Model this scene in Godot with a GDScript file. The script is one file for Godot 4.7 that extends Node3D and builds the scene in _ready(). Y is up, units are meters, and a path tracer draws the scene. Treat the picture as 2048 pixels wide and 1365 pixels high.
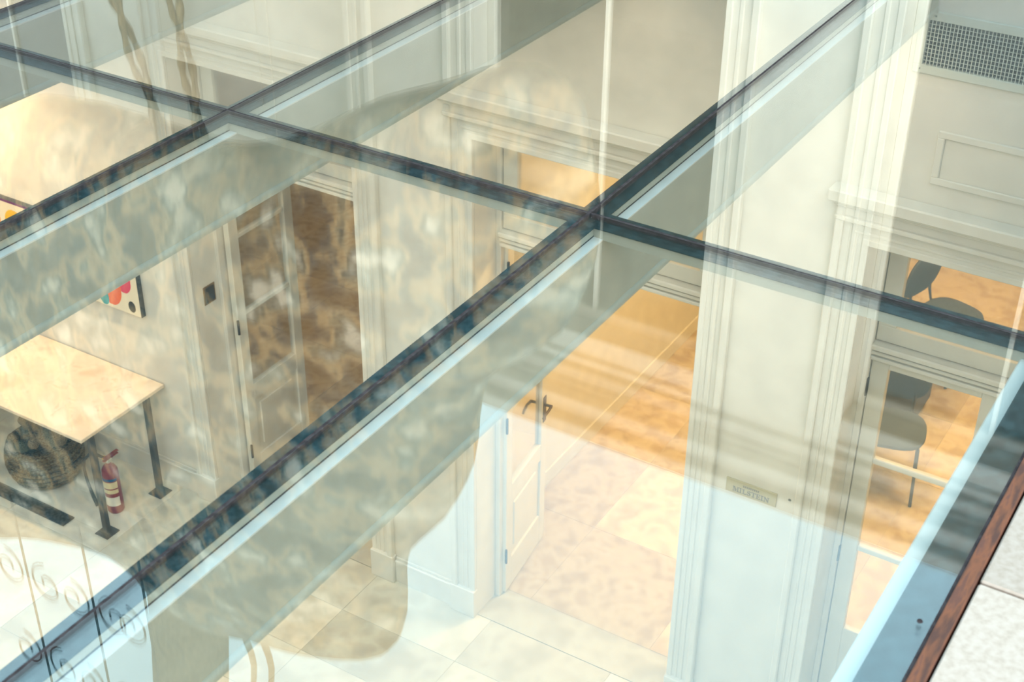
extends Node3D
# A glass roof seen from the terrace beside it: white steel beams under the panes, the marble lobby below,
# and mirrored in the panes the upper storey, the sky and a large made-up sculpture.
# Units are metres, the lobby floor is y = 0, the top of the glass is y = 4.4.

const GLASS := 4.4
const WALL := -5.37          # face of the back wall
const LEAF := -5.58          # face of the doors, set back in their openings
const OPEN := [-5.475, -3.49, -1.51]   # left edges of the three doorways
const WIDE := 1.245

var M := {}
var taken := {}
var rng := RandomNumberGenerator.new()

# ---------------------------------------------------------------- helpers
func numbered(n: String) -> String:
	if not taken.has(n):
		taken[n] = 0
		return n
	taken[n] += 1
	return "%s_%03d" % [n, taken[n]]

func nst() -> SurfaceTool:
	var s := SurfaceTool.new()
	s.begin(Mesh.PRIMITIVE_TRIANGLES)
	return s

func face(s: SurfaceTool, p: Array, out: Vector3) -> void:
	var n: Vector3 = (p[1] - p[0]).cross(p[2] - p[0])
	if n.length() < 1e-12:
		n = (p[2] - p[0]).cross(p[p.size() - 1] - p[0])
	n = n.normalized()
	var q := p.duplicate()
	if n.dot(out) > 0.0:
		q.reverse()
	else:
		n = -n
	s.set_normal(n)
	for i in range(1, q.size() - 1):
		s.add_vertex(q[0])
		s.add_vertex(q[i])
		s.add_vertex(q[i + 1])

func bx(s: SurfaceTool, a: Vector3, b: Vector3, c := 0.0) -> void:
	var lo := Vector3(minf(a.x, b.x), minf(a.y, b.y), minf(a.z, b.z))
	var hi := Vector3(maxf(a.x, b.x), maxf(a.y, b.y), maxf(a.z, b.z))
	var m := (lo + hi) / 2.0
	var h := (hi - lo) / 2.0
	c = minf(c, minf(h.x, minf(h.y, h.z)) * 0.6)
	for ax in 3:
		var u := (ax + 1) % 3
		var v := (ax + 2) % 3
		for sg in [-1.0, 1.0]:
			var d := Vector3.ZERO
			d[ax] = sg
			var pts := []
			for k in [[-1, -1], [1, -1], [1, 1], [-1, 1]]:
				var p := m
				p[ax] += sg * h[ax]
				p[u] += k[0] * (h[u] - c)
				p[v] += k[1] * (h[v] - c)
				pts.append(p)
			face(s, pts, d)
			if c > 0.0 and sg > 0.0:
				pass
	if c <= 0.0:
		return
	for ax in 3:       # edges along ax
		var u := (ax + 1) % 3
		var v := (ax + 2) % 3
		for su in [-1.0, 1.0]:
			for sv in [-1.0, 1.0]:
				var pts := []
				for k in [[-1, 0], [1, 0], [1, 1], [-1, 1]]:
					var p := m
					p[ax] += k[0] * (h[ax] - c)
					p[u] += su * (h[u] - (c if k[1] == 1 else 0.0))
					p[v] += sv * (h[v] - (0.0 if k[1] == 1 else c))
					pts.append(p)
				var d := Vector3.ZERO
				d[u] = su
				d[v] = sv
				face(s, pts, d)
	for sx in [-1.0, 1.0]:
		for sy in [-1.0, 1.0]:
			for sz in [-1.0, 1.0]:
				var k := Vector3(sx, sy, sz)
				face(s, [m + k * (h - Vector3(0, c, c)), m + k * (h - Vector3(c, 0, c)), m + k * (h - Vector3(c, c, 0))], k)

func smooth_quad(s: SurfaceTool, p: Array, n: Array) -> void:
	var g: Vector3 = (p[1] - p[0]).cross(p[2] - p[0]) + (p[2] - p[0]).cross(p[3] - p[0])
	var o := [0, 1, 2, 0, 2, 3]
	if g.dot(n[0] + n[2]) > 0.0:
		o = [0, 2, 1, 0, 3, 2]
	for i in o:
		s.set_normal(n[i])
		s.add_vertex(p[i])

func tube(s: SurfaceTool, pts: Array, rad: Array, n := 10, caps := true) -> void:
	var rings := []
	var norms := []
	var side := Vector3.ZERO
	for i in pts.size():
		var t: Vector3 = (pts[mini(i + 1, pts.size() - 1)] - pts[maxi(i - 1, 0)]).normalized()
		if side == Vector3.ZERO:
			side = t.cross(Vector3.UP if absf(t.y) < 0.9 else Vector3.RIGHT).normalized()
		side = (side - t * side.dot(t)).normalized()
		var w := t.cross(side)
		var r := []
		var q := []
		for k in n:
			var a := TAU * k / n
			var d := side * cos(a) + w * sin(a)
			q.append(d)
			r.append(pts[i] + d * rad[i])
		rings.append(r)
		norms.append(q)
	for i in pts.size() - 1:
		for k in n:
			var j := (k + 1) % n
			smooth_quad(s, [rings[i][k], rings[i][j], rings[i + 1][j], rings[i + 1][k]], [norms[i][k], norms[i][j], norms[i + 1][j], norms[i + 1][k]])
	if caps:
		face(s, rings[0], pts[0] - pts[1])
		face(s, rings[-1], pts[-1] - pts[-2])

func lathe(s: SurfaceTool, prof: Array, at: Vector3, n := 24) -> void:
	for i in prof.size() - 1:
		var a: Vector2 = prof[i]
		var b: Vector2 = prof[i + 1]
		var t := (b - a).normalized()
		var nn := Vector2(t.y, -t.x)
		for k in n:
			var c0 := TAU * k / n
			var c1 := TAU * (k + 1) / n
			var d0 := Vector3(cos(c0), 0, sin(c0))
			var d1 := Vector3(cos(c1), 0, sin(c1))
			smooth_quad(s, [at + d0 * a.x + Vector3.UP * a.y, at + d1 * a.x + Vector3.UP * a.y, at + d1 * b.x + Vector3.UP * b.y, at + d0 * b.x + Vector3.UP * b.y],
				[d0 * nn.x + Vector3.UP * nn.y, d1 * nn.x + Vector3.UP * nn.y, d1 * nn.x + Vector3.UP * nn.y, d0 * nn.x + Vector3.UP * nn.y])

func put(called: String, s: SurfaceTool, m: Material, parent: Node = null) -> MeshInstance3D:
	return put_mesh(called, s.commit(), m, parent)

func put_mesh(called: String, mesh: Mesh, m: Material, parent: Node = null) -> MeshInstance3D:
	var o := MeshInstance3D.new()
	o.mesh = mesh
	o.material_override = m
	if parent == null:
		o.name = numbered(called)
		add_child(o)
	else:
		o.name = called
		parent.add_child(o, true)
	return o

func box(called: String, a: Vector3, b: Vector3, m: Material, parent: Node = null, c := 0.0) -> MeshInstance3D:
	var s := nst()
	bx(s, a, b, c)
	return put(called, s, m, parent)

func thing(called: String, at := Vector3.ZERO, turn := 0.0) -> Node3D:
	var o := Node3D.new()
	o.name = numbered(called)
	add_child(o)
	o.position = at
	o.rotation.y = turn
	return o

func tag(o: Node, label: String, category := "", group := "", kind := "") -> Node:
	if label:
		o.set_meta("label", label)
	if category:
		o.set_meta("category", category)
	if group:
		o.set_meta("group", group)
	if kind:
		o.set_meta("kind", kind)
	return o

# ---------------------------------------------------------------- materials
func noise_tex(freq: float, cols: Array, offs: Array, sd: int, oct := 4, kind := FastNoiseLite.TYPE_SIMPLEX_SMOOTH, warp := 0.0, size := 512) -> NoiseTexture2D:
	var n := FastNoiseLite.new()
	n.seed = sd
	n.frequency = freq
	n.noise_type = kind
	n.fractal_octaves = oct
	if warp > 0.0:
		n.domain_warp_enabled = true
		n.domain_warp_amplitude = warp
		n.domain_warp_frequency = freq * 1.5
	var g := Gradient.new()
	g.offsets = PackedFloat32Array(offs)
	g.colors = PackedColorArray(cols)
	var t := NoiseTexture2D.new()
	t.width = size
	t.height = size
	t.seamless = true
	t.noise = n
	t.color_ramp = g
	return t

func paint(c: Color, rough := 0.6, spec := 0.4) -> StandardMaterial3D:
	var m := StandardMaterial3D.new()
	m.albedo_color = c
	m.roughness = rough
	m.metallic_specular = spec
	return m

func triplanar(m: StandardMaterial3D, t: Texture2D, scale: Vector3, world := true) -> StandardMaterial3D:
	m.albedo_texture = t
	m.uv1_triplanar = true
	m.uv1_world_triplanar = world
	m.uv1_scale = scale
	return m

func pane_material(c: Color) -> StandardMaterial3D:
	var m := paint(c, 0.0, 0.5)
	m.transparency = BaseMaterial3D.TRANSPARENCY_ALPHA
	return m

func glowing(c: Color, e: float) -> StandardMaterial3D:
	var m := paint(Color(0.9, 0.9, 0.88))
	m.emission_enabled = true
	m.emission = c
	m.emission_energy_multiplier = e
	return m

func materials() -> void:
	M.glass = pane_material(Color(0.20, 0.30, 0.29, 0.04))
	M.clear = pane_material(Color(0.5, 0.55, 0.52, 0.06))
	M.window = pane_material(Color(0.3, 0.36, 0.36, 0.12))
	var plaster := noise_tex(0.012, [Color(0.96, 0.96, 0.96), Color(1, 1, 1)], [0.2, 0.8], 3)
	M.wall = triplanar(paint(Color(0.88, 0.87, 0.83), 0.75, 0.3), plaster, Vector3.ONE * 0.6)
	M.trim = triplanar(paint(Color(0.87, 0.86, 0.82), 0.5, 0.4), plaster, Vector3.ONE * 0.6)
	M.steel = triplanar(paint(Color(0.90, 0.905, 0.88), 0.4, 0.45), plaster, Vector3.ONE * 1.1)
	M.shaded_web = triplanar(paint(Color(0.72, 0.715, 0.65), 0.5, 0.4), plaster, Vector3.ONE * 1.1)  # darker copy of the steel colour, shade of the beam faces mixed in
	M.door = triplanar(paint(Color(0.86, 0.85, 0.80), 0.45, 0.45), plaster, Vector3.ONE * 0.8)
	var frit := noise_tex(0.02, [Color(0.6, 0.62, 0.62), Color(1, 1, 1)], [0.3, 0.7], 8)
	M.frit = triplanar(paint(Color(0.20, 0.27, 0.285), 0.7, 0.2), frit, Vector3.ONE * 2.5)
	M.seal = triplanar(paint(Color(0.27, 0.235, 0.24), 0.85, 0.2), noise_tex(0.02, [Color(0.8, 0.78, 0.78), Color(1, 1, 1)], [0.3, 0.7], 9), Vector3.ONE * 4.0)
	M.rust = triplanar(paint(Color(1, 1, 1), 0.75, 0.3), noise_tex(0.008, [Color(0.34, 0.23, 0.20), Color(0.43, 0.27, 0.21), Color(0.49, 0.30, 0.22), Color(0.40, 0.26, 0.22)], [0.2, 0.42, 0.6, 0.8], 12, 5), Vector3(9, 9, 2.0))
	var gran := noise_tex(0.03, [Color(0.69, 0.605, 0.55), Color(0.72, 0.635, 0.58), Color(0.735, 0.65, 0.60), Color(0.75, 0.67, 0.62)], [0.15, 0.4, 0.6, 0.85], 21, 6)
	M.stone = []
	for k in 3:
		M.stone.append(triplanar(paint(Color(1, 1, 1).darkened(0.03 * k), 0.85, 0.25), gran, Vector3.ONE * 3.2))
	var marb := noise_tex(0.006, [Color(0.87, 0.85, 0.80), Color(0.92, 0.90, 0.86), Color(0.95, 0.94, 0.90), Color(0.89, 0.87, 0.83)], [0.2, 0.42, 0.62, 0.85], 31, 6, FastNoiseLite.TYPE_SIMPLEX_SMOOTH, 40.0)
	M.tile = []
	for k in 4:
		M.tile.append(triplanar(paint([Color(0.93, 0.93, 0.91), Color(0.88, 0.88, 0.85), Color(0.91, 0.90, 0.86), Color(0.82, 0.82, 0.79)][k], 0.35, 0.4), marb, Vector3.ONE * (0.8 + 0.06 * k)))
	M.grout = paint(Color(0.72, 0.70, 0.65), 0.9, 0.2)
	var travert := noise_tex(0.01, [Color(0.77, 0.69, 0.56), Color(0.84, 0.77, 0.65), Color(0.87, 0.81, 0.69), Color(0.80, 0.72, 0.59)], [0.18, 0.4, 0.6, 0.85], 41, 6, FastNoiseLite.TYPE_SIMPLEX_SMOOTH, 30.0)
	M.back_tile = []
	for k in 3:
		M.back_tile.append(triplanar(paint(Color(1, 1, 1).darkened(0.05 * k), 0.4, 0.4), travert, Vector3.ONE * (0.7 + 0.09 * k)))
	M.table = triplanar(paint(Color(1, 1, 1), 0.35, 0.45), noise_tex(0.0045, [Color(0.85, 0.77, 0.67), Color(0.88, 0.82, 0.73), Color(0.90, 0.84, 0.76), Color(0.82, 0.74, 0.64), Color(0.89, 0.83, 0.74), Color(0.87, 0.80, 0.71)], [0.12, 0.3, 0.48, 0.5, 0.52, 0.85], 55, 6, FastNoiseLite.TYPE_SIMPLEX_SMOOTH, 60.0), Vector3.ONE * 0.9)
	M.strip = glowing(Color(1.0, 0.90, 0.74), 3.0)  # glow of the added strip lamps and picture lamp
	M.iron = paint(Color(0.22, 0.20, 0.19), 0.5, 0.5)
	M.plate = triplanar(paint(Color(0.27, 0.27, 0.27), 0.5, 0.5), frit, Vector3.ONE * 3.0)
	M.wrought = paint(Color(0.05, 0.05, 0.055), 0.6, 0.4)
	M.brass = paint(Color(0.62, 0.5, 0.28), 0.35)
	M.brass.metallic = 0.8
	M.bronze = paint(Color(0.36, 0.29, 0.17), 0.4)
	M.bronze.metallic = 0.6
	M.chrome = paint(Color(0.72, 0.72, 0.7), 0.25)
	M.chrome.metallic = 0.9
	M.plaque = paint(Color(0.70, 0.67, 0.54), 0.4, 0.5)
	M.letter = paint(Color(0.42, 0.44, 0.43), 0.5, 0.4)
	M.red = paint(Color(0.52, 0.12, 0.17), 0.3, 0.5)
	M.white = paint(Color(0.88, 0.87, 0.82), 0.5)
	M.cream = paint(Color(0.85, 0.79, 0.62), 0.5)
	M.blue = paint(Color(0.10, 0.32, 0.52), 0.5)
	M.yellow = paint(Color(0.86, 0.68, 0.12), 0.5)
	M.rubber = paint(Color(0.10, 0.10, 0.13), 0.6)
	M.grille = paint(Color(0.80, 0.82, 0.78), 0.4, 0.5)
	M.galvanised = paint(Color(0.42, 0.43, 0.43), 0.6, 0.4)
	M.dark = paint(Color(0.13, 0.12, 0.11), 0.9, 0.1)
	M.chair = triplanar(paint(Color(0.33, 0.36, 0.38), 0.85, 0.2), noise_tex(0.08, [Color(0.75, 0.75, 0.75), Color(1, 1, 1)], [0.2, 0.8], 61), Vector3.ONE * 6.0, false)
	M.chair_leg = paint(Color(0.11, 0.10, 0.10), 0.4, 0.5)
	M.wicker = triplanar(paint(Color(1, 1, 1), 0.9, 0.2), noise_tex(0.03, [Color(0.20, 0.15, 0.09), Color(0.42, 0.33, 0.20), Color(0.50, 0.46, 0.36), Color(0.33, 0.32, 0.26)], [0.2, 0.45, 0.65, 0.85], 71, 5), Vector3(2.5, 6, 2.5))
	M.flower = []
	for c in [Color(0.58, 0.50, 0.36), Color(0.44, 0.46, 0.40), Color(0.62, 0.55, 0.43)]:
		M.flower.append(triplanar(paint(c, 0.95, 0.1), noise_tex(0.06, [Color(0.5, 0.5, 0.5), Color(1, 1, 1)], [0.3, 0.7], 73), Vector3.ONE * 6.0))
	M.patina = triplanar(paint(Color(1, 1, 1), 0.8, 0.2), noise_tex(0.006, [Color(0.07, 0.12, 0.16), Color(0.20, 0.31, 0.36), Color(0.60, 0.50, 0.38), Color(0.72, 0.63, 0.50), Color(0.24, 0.33, 0.34), Color(0.86, 0.83, 0.76)], [0.22, 0.40, 0.45, 0.57, 0.64, 0.82], 81, 7, FastNoiseLite.TYPE_SIMPLEX_SMOOTH, 25.0, 1024), Vector3.ONE * 0.6)
	M.bark = triplanar(paint(Color(1, 1, 1), 0.9, 0.2), noise_tex(0.02, [Color(0.20, 0.17, 0.12), Color(0.40, 0.35, 0.26), Color(0.54, 0.48, 0.37)], [0.25, 0.5, 0.75], 83, 5), Vector3(5, 1.4, 5))

# ---------------------------------------------------------------- build
func _ready() -> void:
	rng.seed = 7
	# camera
	var cam := Camera3D.new()
	cam.name = "camera"
	cam.position = Vector3(0, 6.0, 0)
	cam.basis = Basis(Vector3.UP, 0.54650381) * Basis(Vector3.RIGHT, -0.5668239) * Basis(Vector3.BACK, 0.00962695)
	cam.near = 0.05
	cam.far = 200.0
	var lens := CameraAttributesPhysical.new()
	lens.frustum_focal_length = 51.08
	lens.frustum_focus_distance = 4.6
	lens.exposure_aperture = 9.0
	cam.attributes = lens
	cam.fov = rad_to_deg(2.0 * atan(682.5 / 2905.26))
	add_child(cam)
	cam.current = true
	# sky: bright overcast, bluer overhead
	var env := Environment.new()
	var sky := Sky.new()
	var air := ProceduralSkyMaterial.new()
	air.sky_top_color = Color(1.11, 1.42, 1.54)
	air.sky_horizon_color = Color(1.68, 1.69, 1.66)
	air.sky_curve = 0.33
	air.sky_energy_multiplier = 1.0
	air.ground_bottom_color = Color(0.5, 0.5, 0.48)
	air.ground_horizon_color = Color(0.8, 0.8, 0.78)
	sky.sky_material = air
	env.background_mode = Environment.BG_SKY
	env.sky = sky
	env.tonemap_mode = Environment.TONE_MAPPER_LINEAR
	env.tonemap_exposure = 0.97
	env.sdfgi_enabled = true
	env.ssao_enabled = true
	env.ssil_enabled = true
	var we := WorldEnvironment.new()
	we.name = "environment"
	we.environment = env
	add_child(we)

	# hazy sun behind the camera, spread wide by thin cloud
	var sun := DirectionalLight3D.new()
	sun.name = "hazy_sun"
	sun.light_color = Color(1.0, 0.97, 0.92)
	sun.light_energy = 1.0
	sun.light_angular_distance = 50.0
	sun.shadow_enabled = true
	sun.sky_mode = DirectionalLight3D.SKY_MODE_LIGHT_ONLY
	add_child(sun)
	sun.look_at_from_position(Vector3(7.5, 5.0, 7.0), Vector3.ZERO, Vector3.UP)

	materials()
	lobby()
	roof()
	terrace()
	doorways()
	back_rooms()
	lamps()
	wall_fittings()
	table_corner()
	chairs()
	upper_storey()
	sculpture()
	trellis()

# ---------------------------------------------------------------- the lobby
func tiles(parent: Node, x0: float, x1: float, z0: float, z1: float, dx: float, dz: float, mats: Array, y := 0.0) -> void:
	# one shared mesh for every slab of one size, laid with open joints
	var s := nst()
	bx(s, Vector3(0.001, -0.03, 0.001), Vector3(dx - 0.001, 0, dz - 0.001), 0.0015)
	var mesh := s.commit()
	var r := 0
	var z := z0
	while z < z1 - 0.02:
		var x := x0
		while x < x1 - 0.02:
			var o := put_mesh("slab", mesh, mats[rng.randi() % mats.size()], parent)
			o.position = Vector3(x, y + rng.randf_range(-0.0006, 0.0006), z)
			x += dx
		z += dz
		r += 1

func lobby() -> void:
	var fl := thing("floor")
	tag(fl, "pale cream marble slab floor of the lobby below the glass", "", "", "structure")
	box("bed", Vector3(-8.3, -0.25, WALL), Vector3(-0.1, -0.0028, 2.6), M.grout, fl)
	tiles(fl, -8.19, -0.21, -5.37, 2.5, 0.8, 0.3935, M.tile)
	# back wall with the three doorways
	var s := nst()
	var z1 := WALL - 0.24
	bx(s, Vector3(-8.4, 0, z1), Vector3(OPEN[0], GLASS + 0.02, WALL))
	for k in 3:
		var r: float = OPEN[k] + WIDE
		var nx: float = OPEN[k + 1] if k < 2 else 6.0
		bx(s, Vector3(r, 0, z1), Vector3(nx, GLASS + 0.02, WALL))
		if k < 2:
			bx(s, Vector3(OPEN[k], 3.08, z1), Vector3(r, GLASS + 0.02, WALL))
		else:      # with the duct mouth left open behind the grille
			bx(s, Vector3(OPEN[k], 3.08, z1), Vector3(r, 3.904, WALL))
			bx(s, Vector3(OPEN[k], 4.082, z1), Vector3(r, GLASS + 0.02, WALL))
			bx(s, Vector3(OPEN[k], 3.904, z1), Vector3(-1.419, 4.082, WALL))
			bx(s, Vector3(-0.361, 3.904, z1), Vector3(r, 4.082, WALL))
	tag(put("wall_back", s, M.wall), "off white wall with three moulded doorways", "", "", "structure")
	var l := box("wall_left", Vector3(-8.4, 0, WALL), Vector3(-8.2, GLASS - 0.03, 2.6), M.wall)
	tag(l, "plain off white side wall", "", "", "structure")
	l = box("wall_right", Vector3(-0.21, 0, WALL), Vector3(-0.02, GLASS - 0.1, 2.6), M.wall)
	tag(l, "plain off white wall under the terrace edge", "", "", "structure")
	l = box("wall_front", Vector3(-8.4, 0, 2.5), Vector3(-0.02, GLASS - 0.03, 2.75), M.wall)
	tag(l, "plain off white wall facing the doorways", "", "", "structure")
	# baseboards between the doorway surrounds
	var runs := [[-8.2, OPEN[0] - 0.155], [OPEN[0] + WIDE + 0.165, OPEN[1] - 0.165], [OPEN[1] + WIDE + 0.165, OPEN[2] - 0.165]]
	for q in runs:
		s = nst()
		bx(s, Vector3(q[0], 0, WALL), Vector3(q[1], 0.15, WALL + 0.018))
		bx(s, Vector3(q[0], 0.15, WALL), Vector3(q[1], 0.172, WALL + 0.026), 0.004)
		bx(s, Vector3(q[0], 0.172, WALL), Vector3(q[1], 0.19, WALL + 0.012), 0.003)
		tag(put("baseboard_back", s, M.trim), "white moulded baseboard along the back wall", "", "", "structure")
	# framed panel on the wall over the right-hand doorway
	s = nst()
	for e in [[-1.31, 3.62, -0.47, 3.65], [-1.31, 3.42, -0.47, 3.45], [-1.31, 3.45, -1.28, 3.62], [-0.50, 3.45, -0.47, 3.62]]:
		bx(s, Vector3(e[0], e[1], WALL), Vector3(e[2], e[3], WALL + 0.012), 0.004)
	tag(put("trim_panel", s, M.wall), "thin raised panel moulding above the right doorway", "", "", "structure")

# ---------------------------------------------------------------- the glass roof
func roof() -> void:
	var top := thing("ceiling")
	tag(top, "glass roof of large clear panes on deep white steel beams", "", "", "structure")
	var xs := [-0.375]
	for k in 7:
		xs.append(-1.451 - 1.128 * k)     # joints over the beams
	var zs := [-5.36, -2.735, -0.11, 2.52]   # joints over the crossbars
	var g := 0.0036
	# panes
	for i in xs.size() - 1:
		for j in 3:
			var right: float = (-0.312 if i == 0 else xs[i] - g)
			var outer := box("glass_pane", Vector3(xs[i + 1] + g, GLASS - 0.006, zs[j] + g), Vector3(right, GLASS, zs[j + 1] - g), M.glass, top)
			box("inner_sheet", Vector3(xs[i + 1] + g, GLASS - 0.014, zs[j] + g), Vector3(right, GLASS - 0.009, zs[j + 1] - g), M.glass, outer)
	# beams: a narrow fin that carries the glass, standing on a deep box with a ledge and a rolled lower lip
	for i in range(1, xs.size() - 1):
		var x: float = xs[i]
		var beam := Node3D.new()
		beam.name = "beam"
		top.add_child(beam, true)
		box("fin", Vector3(x - 0.031, GLASS - 0.042, -5.36), Vector3(x + 0.031, GLASS - 0.017, 2.5), M.shaded_web, beam)
		box("shadow_line", Vector3(x - 0.0325, GLASS - 0.042, -5.36), Vector3(x + 0.0325, GLASS - 0.0395, 2.5), M.seal, beam)  # thin dark strip put in as the shadow line at the fin foot
		box("shaded_web", Vector3(x - 0.055, GLASS - 0.276, -5.36), Vector3(x + 0.055, GLASS - 0.046, 2.5), M.shaded_web, beam)
		box("ledge", Vector3(x - 0.057, GLASS - 0.046, -5.36), Vector3(x + 0.057, GLASS - 0.042, 2.5), M.steel, beam)
		var s := nst()
		var n := 6
		for k in n:       # rounded lip along both lower edges
			for sd in [-1.0, 1.0]:
				var a0 := PI / 2.0 * k / n
				var a1 := PI / 2.0 * (k + 1) / n
				var p0 := Vector2(x + sd * (0.055 + 0.006 * sin(a0)), GLASS - 0.276 + 0.016 * cos(a0))
				var p1 := Vector2(x + sd * (0.055 + 0.006 * sin(a1)), GLASS - 0.276 + 0.016 * cos(a1))
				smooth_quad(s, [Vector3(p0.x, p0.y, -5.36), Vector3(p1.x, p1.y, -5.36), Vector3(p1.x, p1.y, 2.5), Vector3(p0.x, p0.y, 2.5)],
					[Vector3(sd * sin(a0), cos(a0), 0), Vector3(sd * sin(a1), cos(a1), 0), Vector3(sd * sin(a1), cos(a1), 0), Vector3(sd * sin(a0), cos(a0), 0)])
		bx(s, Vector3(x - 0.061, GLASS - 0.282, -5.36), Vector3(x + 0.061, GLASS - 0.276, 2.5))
		put("lower_lip", s, M.shaded_web, beam)
		if i <= 4:      # added strip lamps, hidden from view under the first four beams
			box("added_lamp_housing", Vector3(x - 0.03, GLASS - 0.288, -5.2), Vector3(x + 0.03, GLASS - 0.282, 1.2), M.steel, beam)
			box("added_lamp_diffuser", Vector3(x - 0.022, GLASS - 0.291, -5.18), Vector3(x + 0.022, GLASS - 0.288, 1.18), M.strip, beam)
		box("dark_band", Vector3(x - 0.036, GLASS - 0.0168, -5.36), Vector3(x + 0.036, GLASS - 0.0145, 2.5), M.frit, beam)
		box("sealant_joint", Vector3(x - g, GLASS - 0.0145, -5.36), Vector3(x + g, GLASS - 0.0015, 2.5), M.seal, beam)
	for z in [-2.735, -0.11]:
		var bar := Node3D.new()
		bar.name = "crossbar"
		top.add_child(bar, true)
		for i in xs.size() - 1:
			var xa: float = xs[i + 1] + 0.0312
			var xb: float = xs[i] - 0.0312 if i > 0 else -0.34
			box("rail", Vector3(xa, GLASS - 0.045, z - 0.034), Vector3(xb, GLASS - 0.017, z + 0.034), M.shaded_web, bar)
			box("dark_band", Vector3(xa + 0.005, GLASS - 0.0168, z - 0.040), Vector3(xb - 0.005, GLASS - 0.0145, z + 0.040), M.frit, bar)
			box("sealant_joint", Vector3(xa - 0.026, GLASS - 0.0145, z - g), Vector3(xb + 0.026, GLASS - 0.0016, z + g), M.seal, bar)
	# edge frame along the terrace
	var edge := Node3D.new()
	edge.name = "edge_frame"
	top.add_child(edge, true)
	box("ledge", Vector3(-0.412, GLASS - 0.26, -5.36), Vector3(-0.34, GLASS - 0.036, 2.5), M.steel, edge, 0.003)
	box("dark_band", Vector3(-0.378, GLASS - 0.030, -5.36), Vector3(-0.312, GLASS - 0.0145, 2.5), M.frit, edge)
	box("sealant_joint", Vector3(-0.312, GLASS - 0.03, -5.36), Vector3(-0.306, GLASS - 0.001, 2.5), M.seal, edge)
	box("rusted_angle", Vector3(-0.306, GLASS - 0.12, -5.36), Vector3(-0.280, GLASS + 0.004, 2.5), M.rust, edge, 0.002)
	var s2 := nst()
	for z in [-1.79, -3.2, -0.4]:
		lathe(s2, [Vector2(0, 0.0022), Vector2(0.004, 0.0018), Vector2(0.005, 0.0)], Vector3(-0.33, GLASS, z), 12)
	put("setting_dot", s2, M.seal, edge)

func terrace() -> void:
	var t := thing("pavement")
	tag(t, "speckled pale granite paving beside the glass roof edge", "", "", "structure")
	box("bed", Vector3(-0.279, GLASS - 0.3, WALL), Vector3(6.0, GLASS - 0.045, 6.0), M.grout, t)
	var s := nst()
	bx(s, Vector3(0.003, -0.05, 0.003), Vector3(1.2 - 0.003, 0, 0.9 - 0.003), 0.003)
	var mesh := s.commit()
	for i in 5:
		for j in 9:
			var o := put_mesh("paving_slab", mesh, M.stone[(i * 2 + j) % 3], t)
			o.position = Vector3(-0.279 + 1.2 * i, GLASS + 0.002, -1.93 - 0.9 * 3 + 0.9 * j)

# ---------------------------------------------------------------- doorways
func surround(called: String, l: float, r: float, y0: float, head: float, top: float, z: float, m: Material) -> void:
	# stepped architrave at both sides and over the head, then a projecting shelf
	var t := thing(called)
	tag(t, "", "", "", "structure")
	var w := 0.155
	for sd in [[l, -1.0], [r, 1.0]]:
		var s := nst()
		var e: float = sd[0]
		var d: float = sd[1]
		bx(s, Vector3(e + d * 0.003, y0, z), Vector3(e + d * (w - 0.003), head + w - 0.003, z + 0.018))
		bx(s, Vector3(e, y0, z), Vector3(e + d * 0.03, head + 0.03, z + 0.026), 0.004)
		bx(s, Vector3(e + d * 0.048, y0, z), Vector3(e + d * 0.060, head + 0.055, z + 0.024), 0.004)
		bx(s, Vector3(e + d * 0.078, y0, z), Vector3(e + d * 0.090, head + 0.085, z + 0.024), 0.004)
		bx(s, Vector3(e + d * 0.118, y0, z), Vector3(e + d * w, head + w, z + 0.040), 0.006)
		bx(s, Vector3(e - d * 0.004, y0, z - 0.002), Vector3(e + d * (w + 0.008), y0 + 0.2, z + 0.044), 0.004)
		put("architrave_side", s, m, t)
	z += 0.0015   # the head laps over the side pieces
	var h := nst()
	bx(h, Vector3(l - w + 0.004, head + 0.003, z), Vector3(r + w - 0.004, head + w, z + 0.018))
	bx(h, Vector3(l - 0.03, head, z), Vector3(r + 0.03, head + 0.03, z + 0.026), 0.004)
	bx(h, Vector3(l - 0.07, head + 0.045, z), Vector3(r + 0.07, head + 0.06, z + 0.024), 0.004)
	bx(h, Vector3(l - w - 0.002, head + 0.10, z), Vector3(r + w + 0.002, head + 0.122, z + 0.052), 0.005)
	put("architrave_head", h, m, t)
	h = nst()
	bx(h, Vector3(l - w + 0.005, head + 0.121, z), Vector3(r + w - 0.005, top - 0.072, z + 0.030))
	bx(h, Vector3(l - w - 0.01, top - 0.090, z), Vector3(r + w + 0.01, top - 0.075, z + 0.045), 0.004)
	bx(h, Vector3(l - w - 0.02, top - 0.075, z), Vector3(r + w + 0.02, top - 0.055, z + 0.062), 0.006)
	bx(h, Vector3(l - w - 0.03, top - 0.055, z), Vector3(r + w + 0.03, top, z + 0.090), 0.006)
	put("cornice_shelf", h, m, t)

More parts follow.
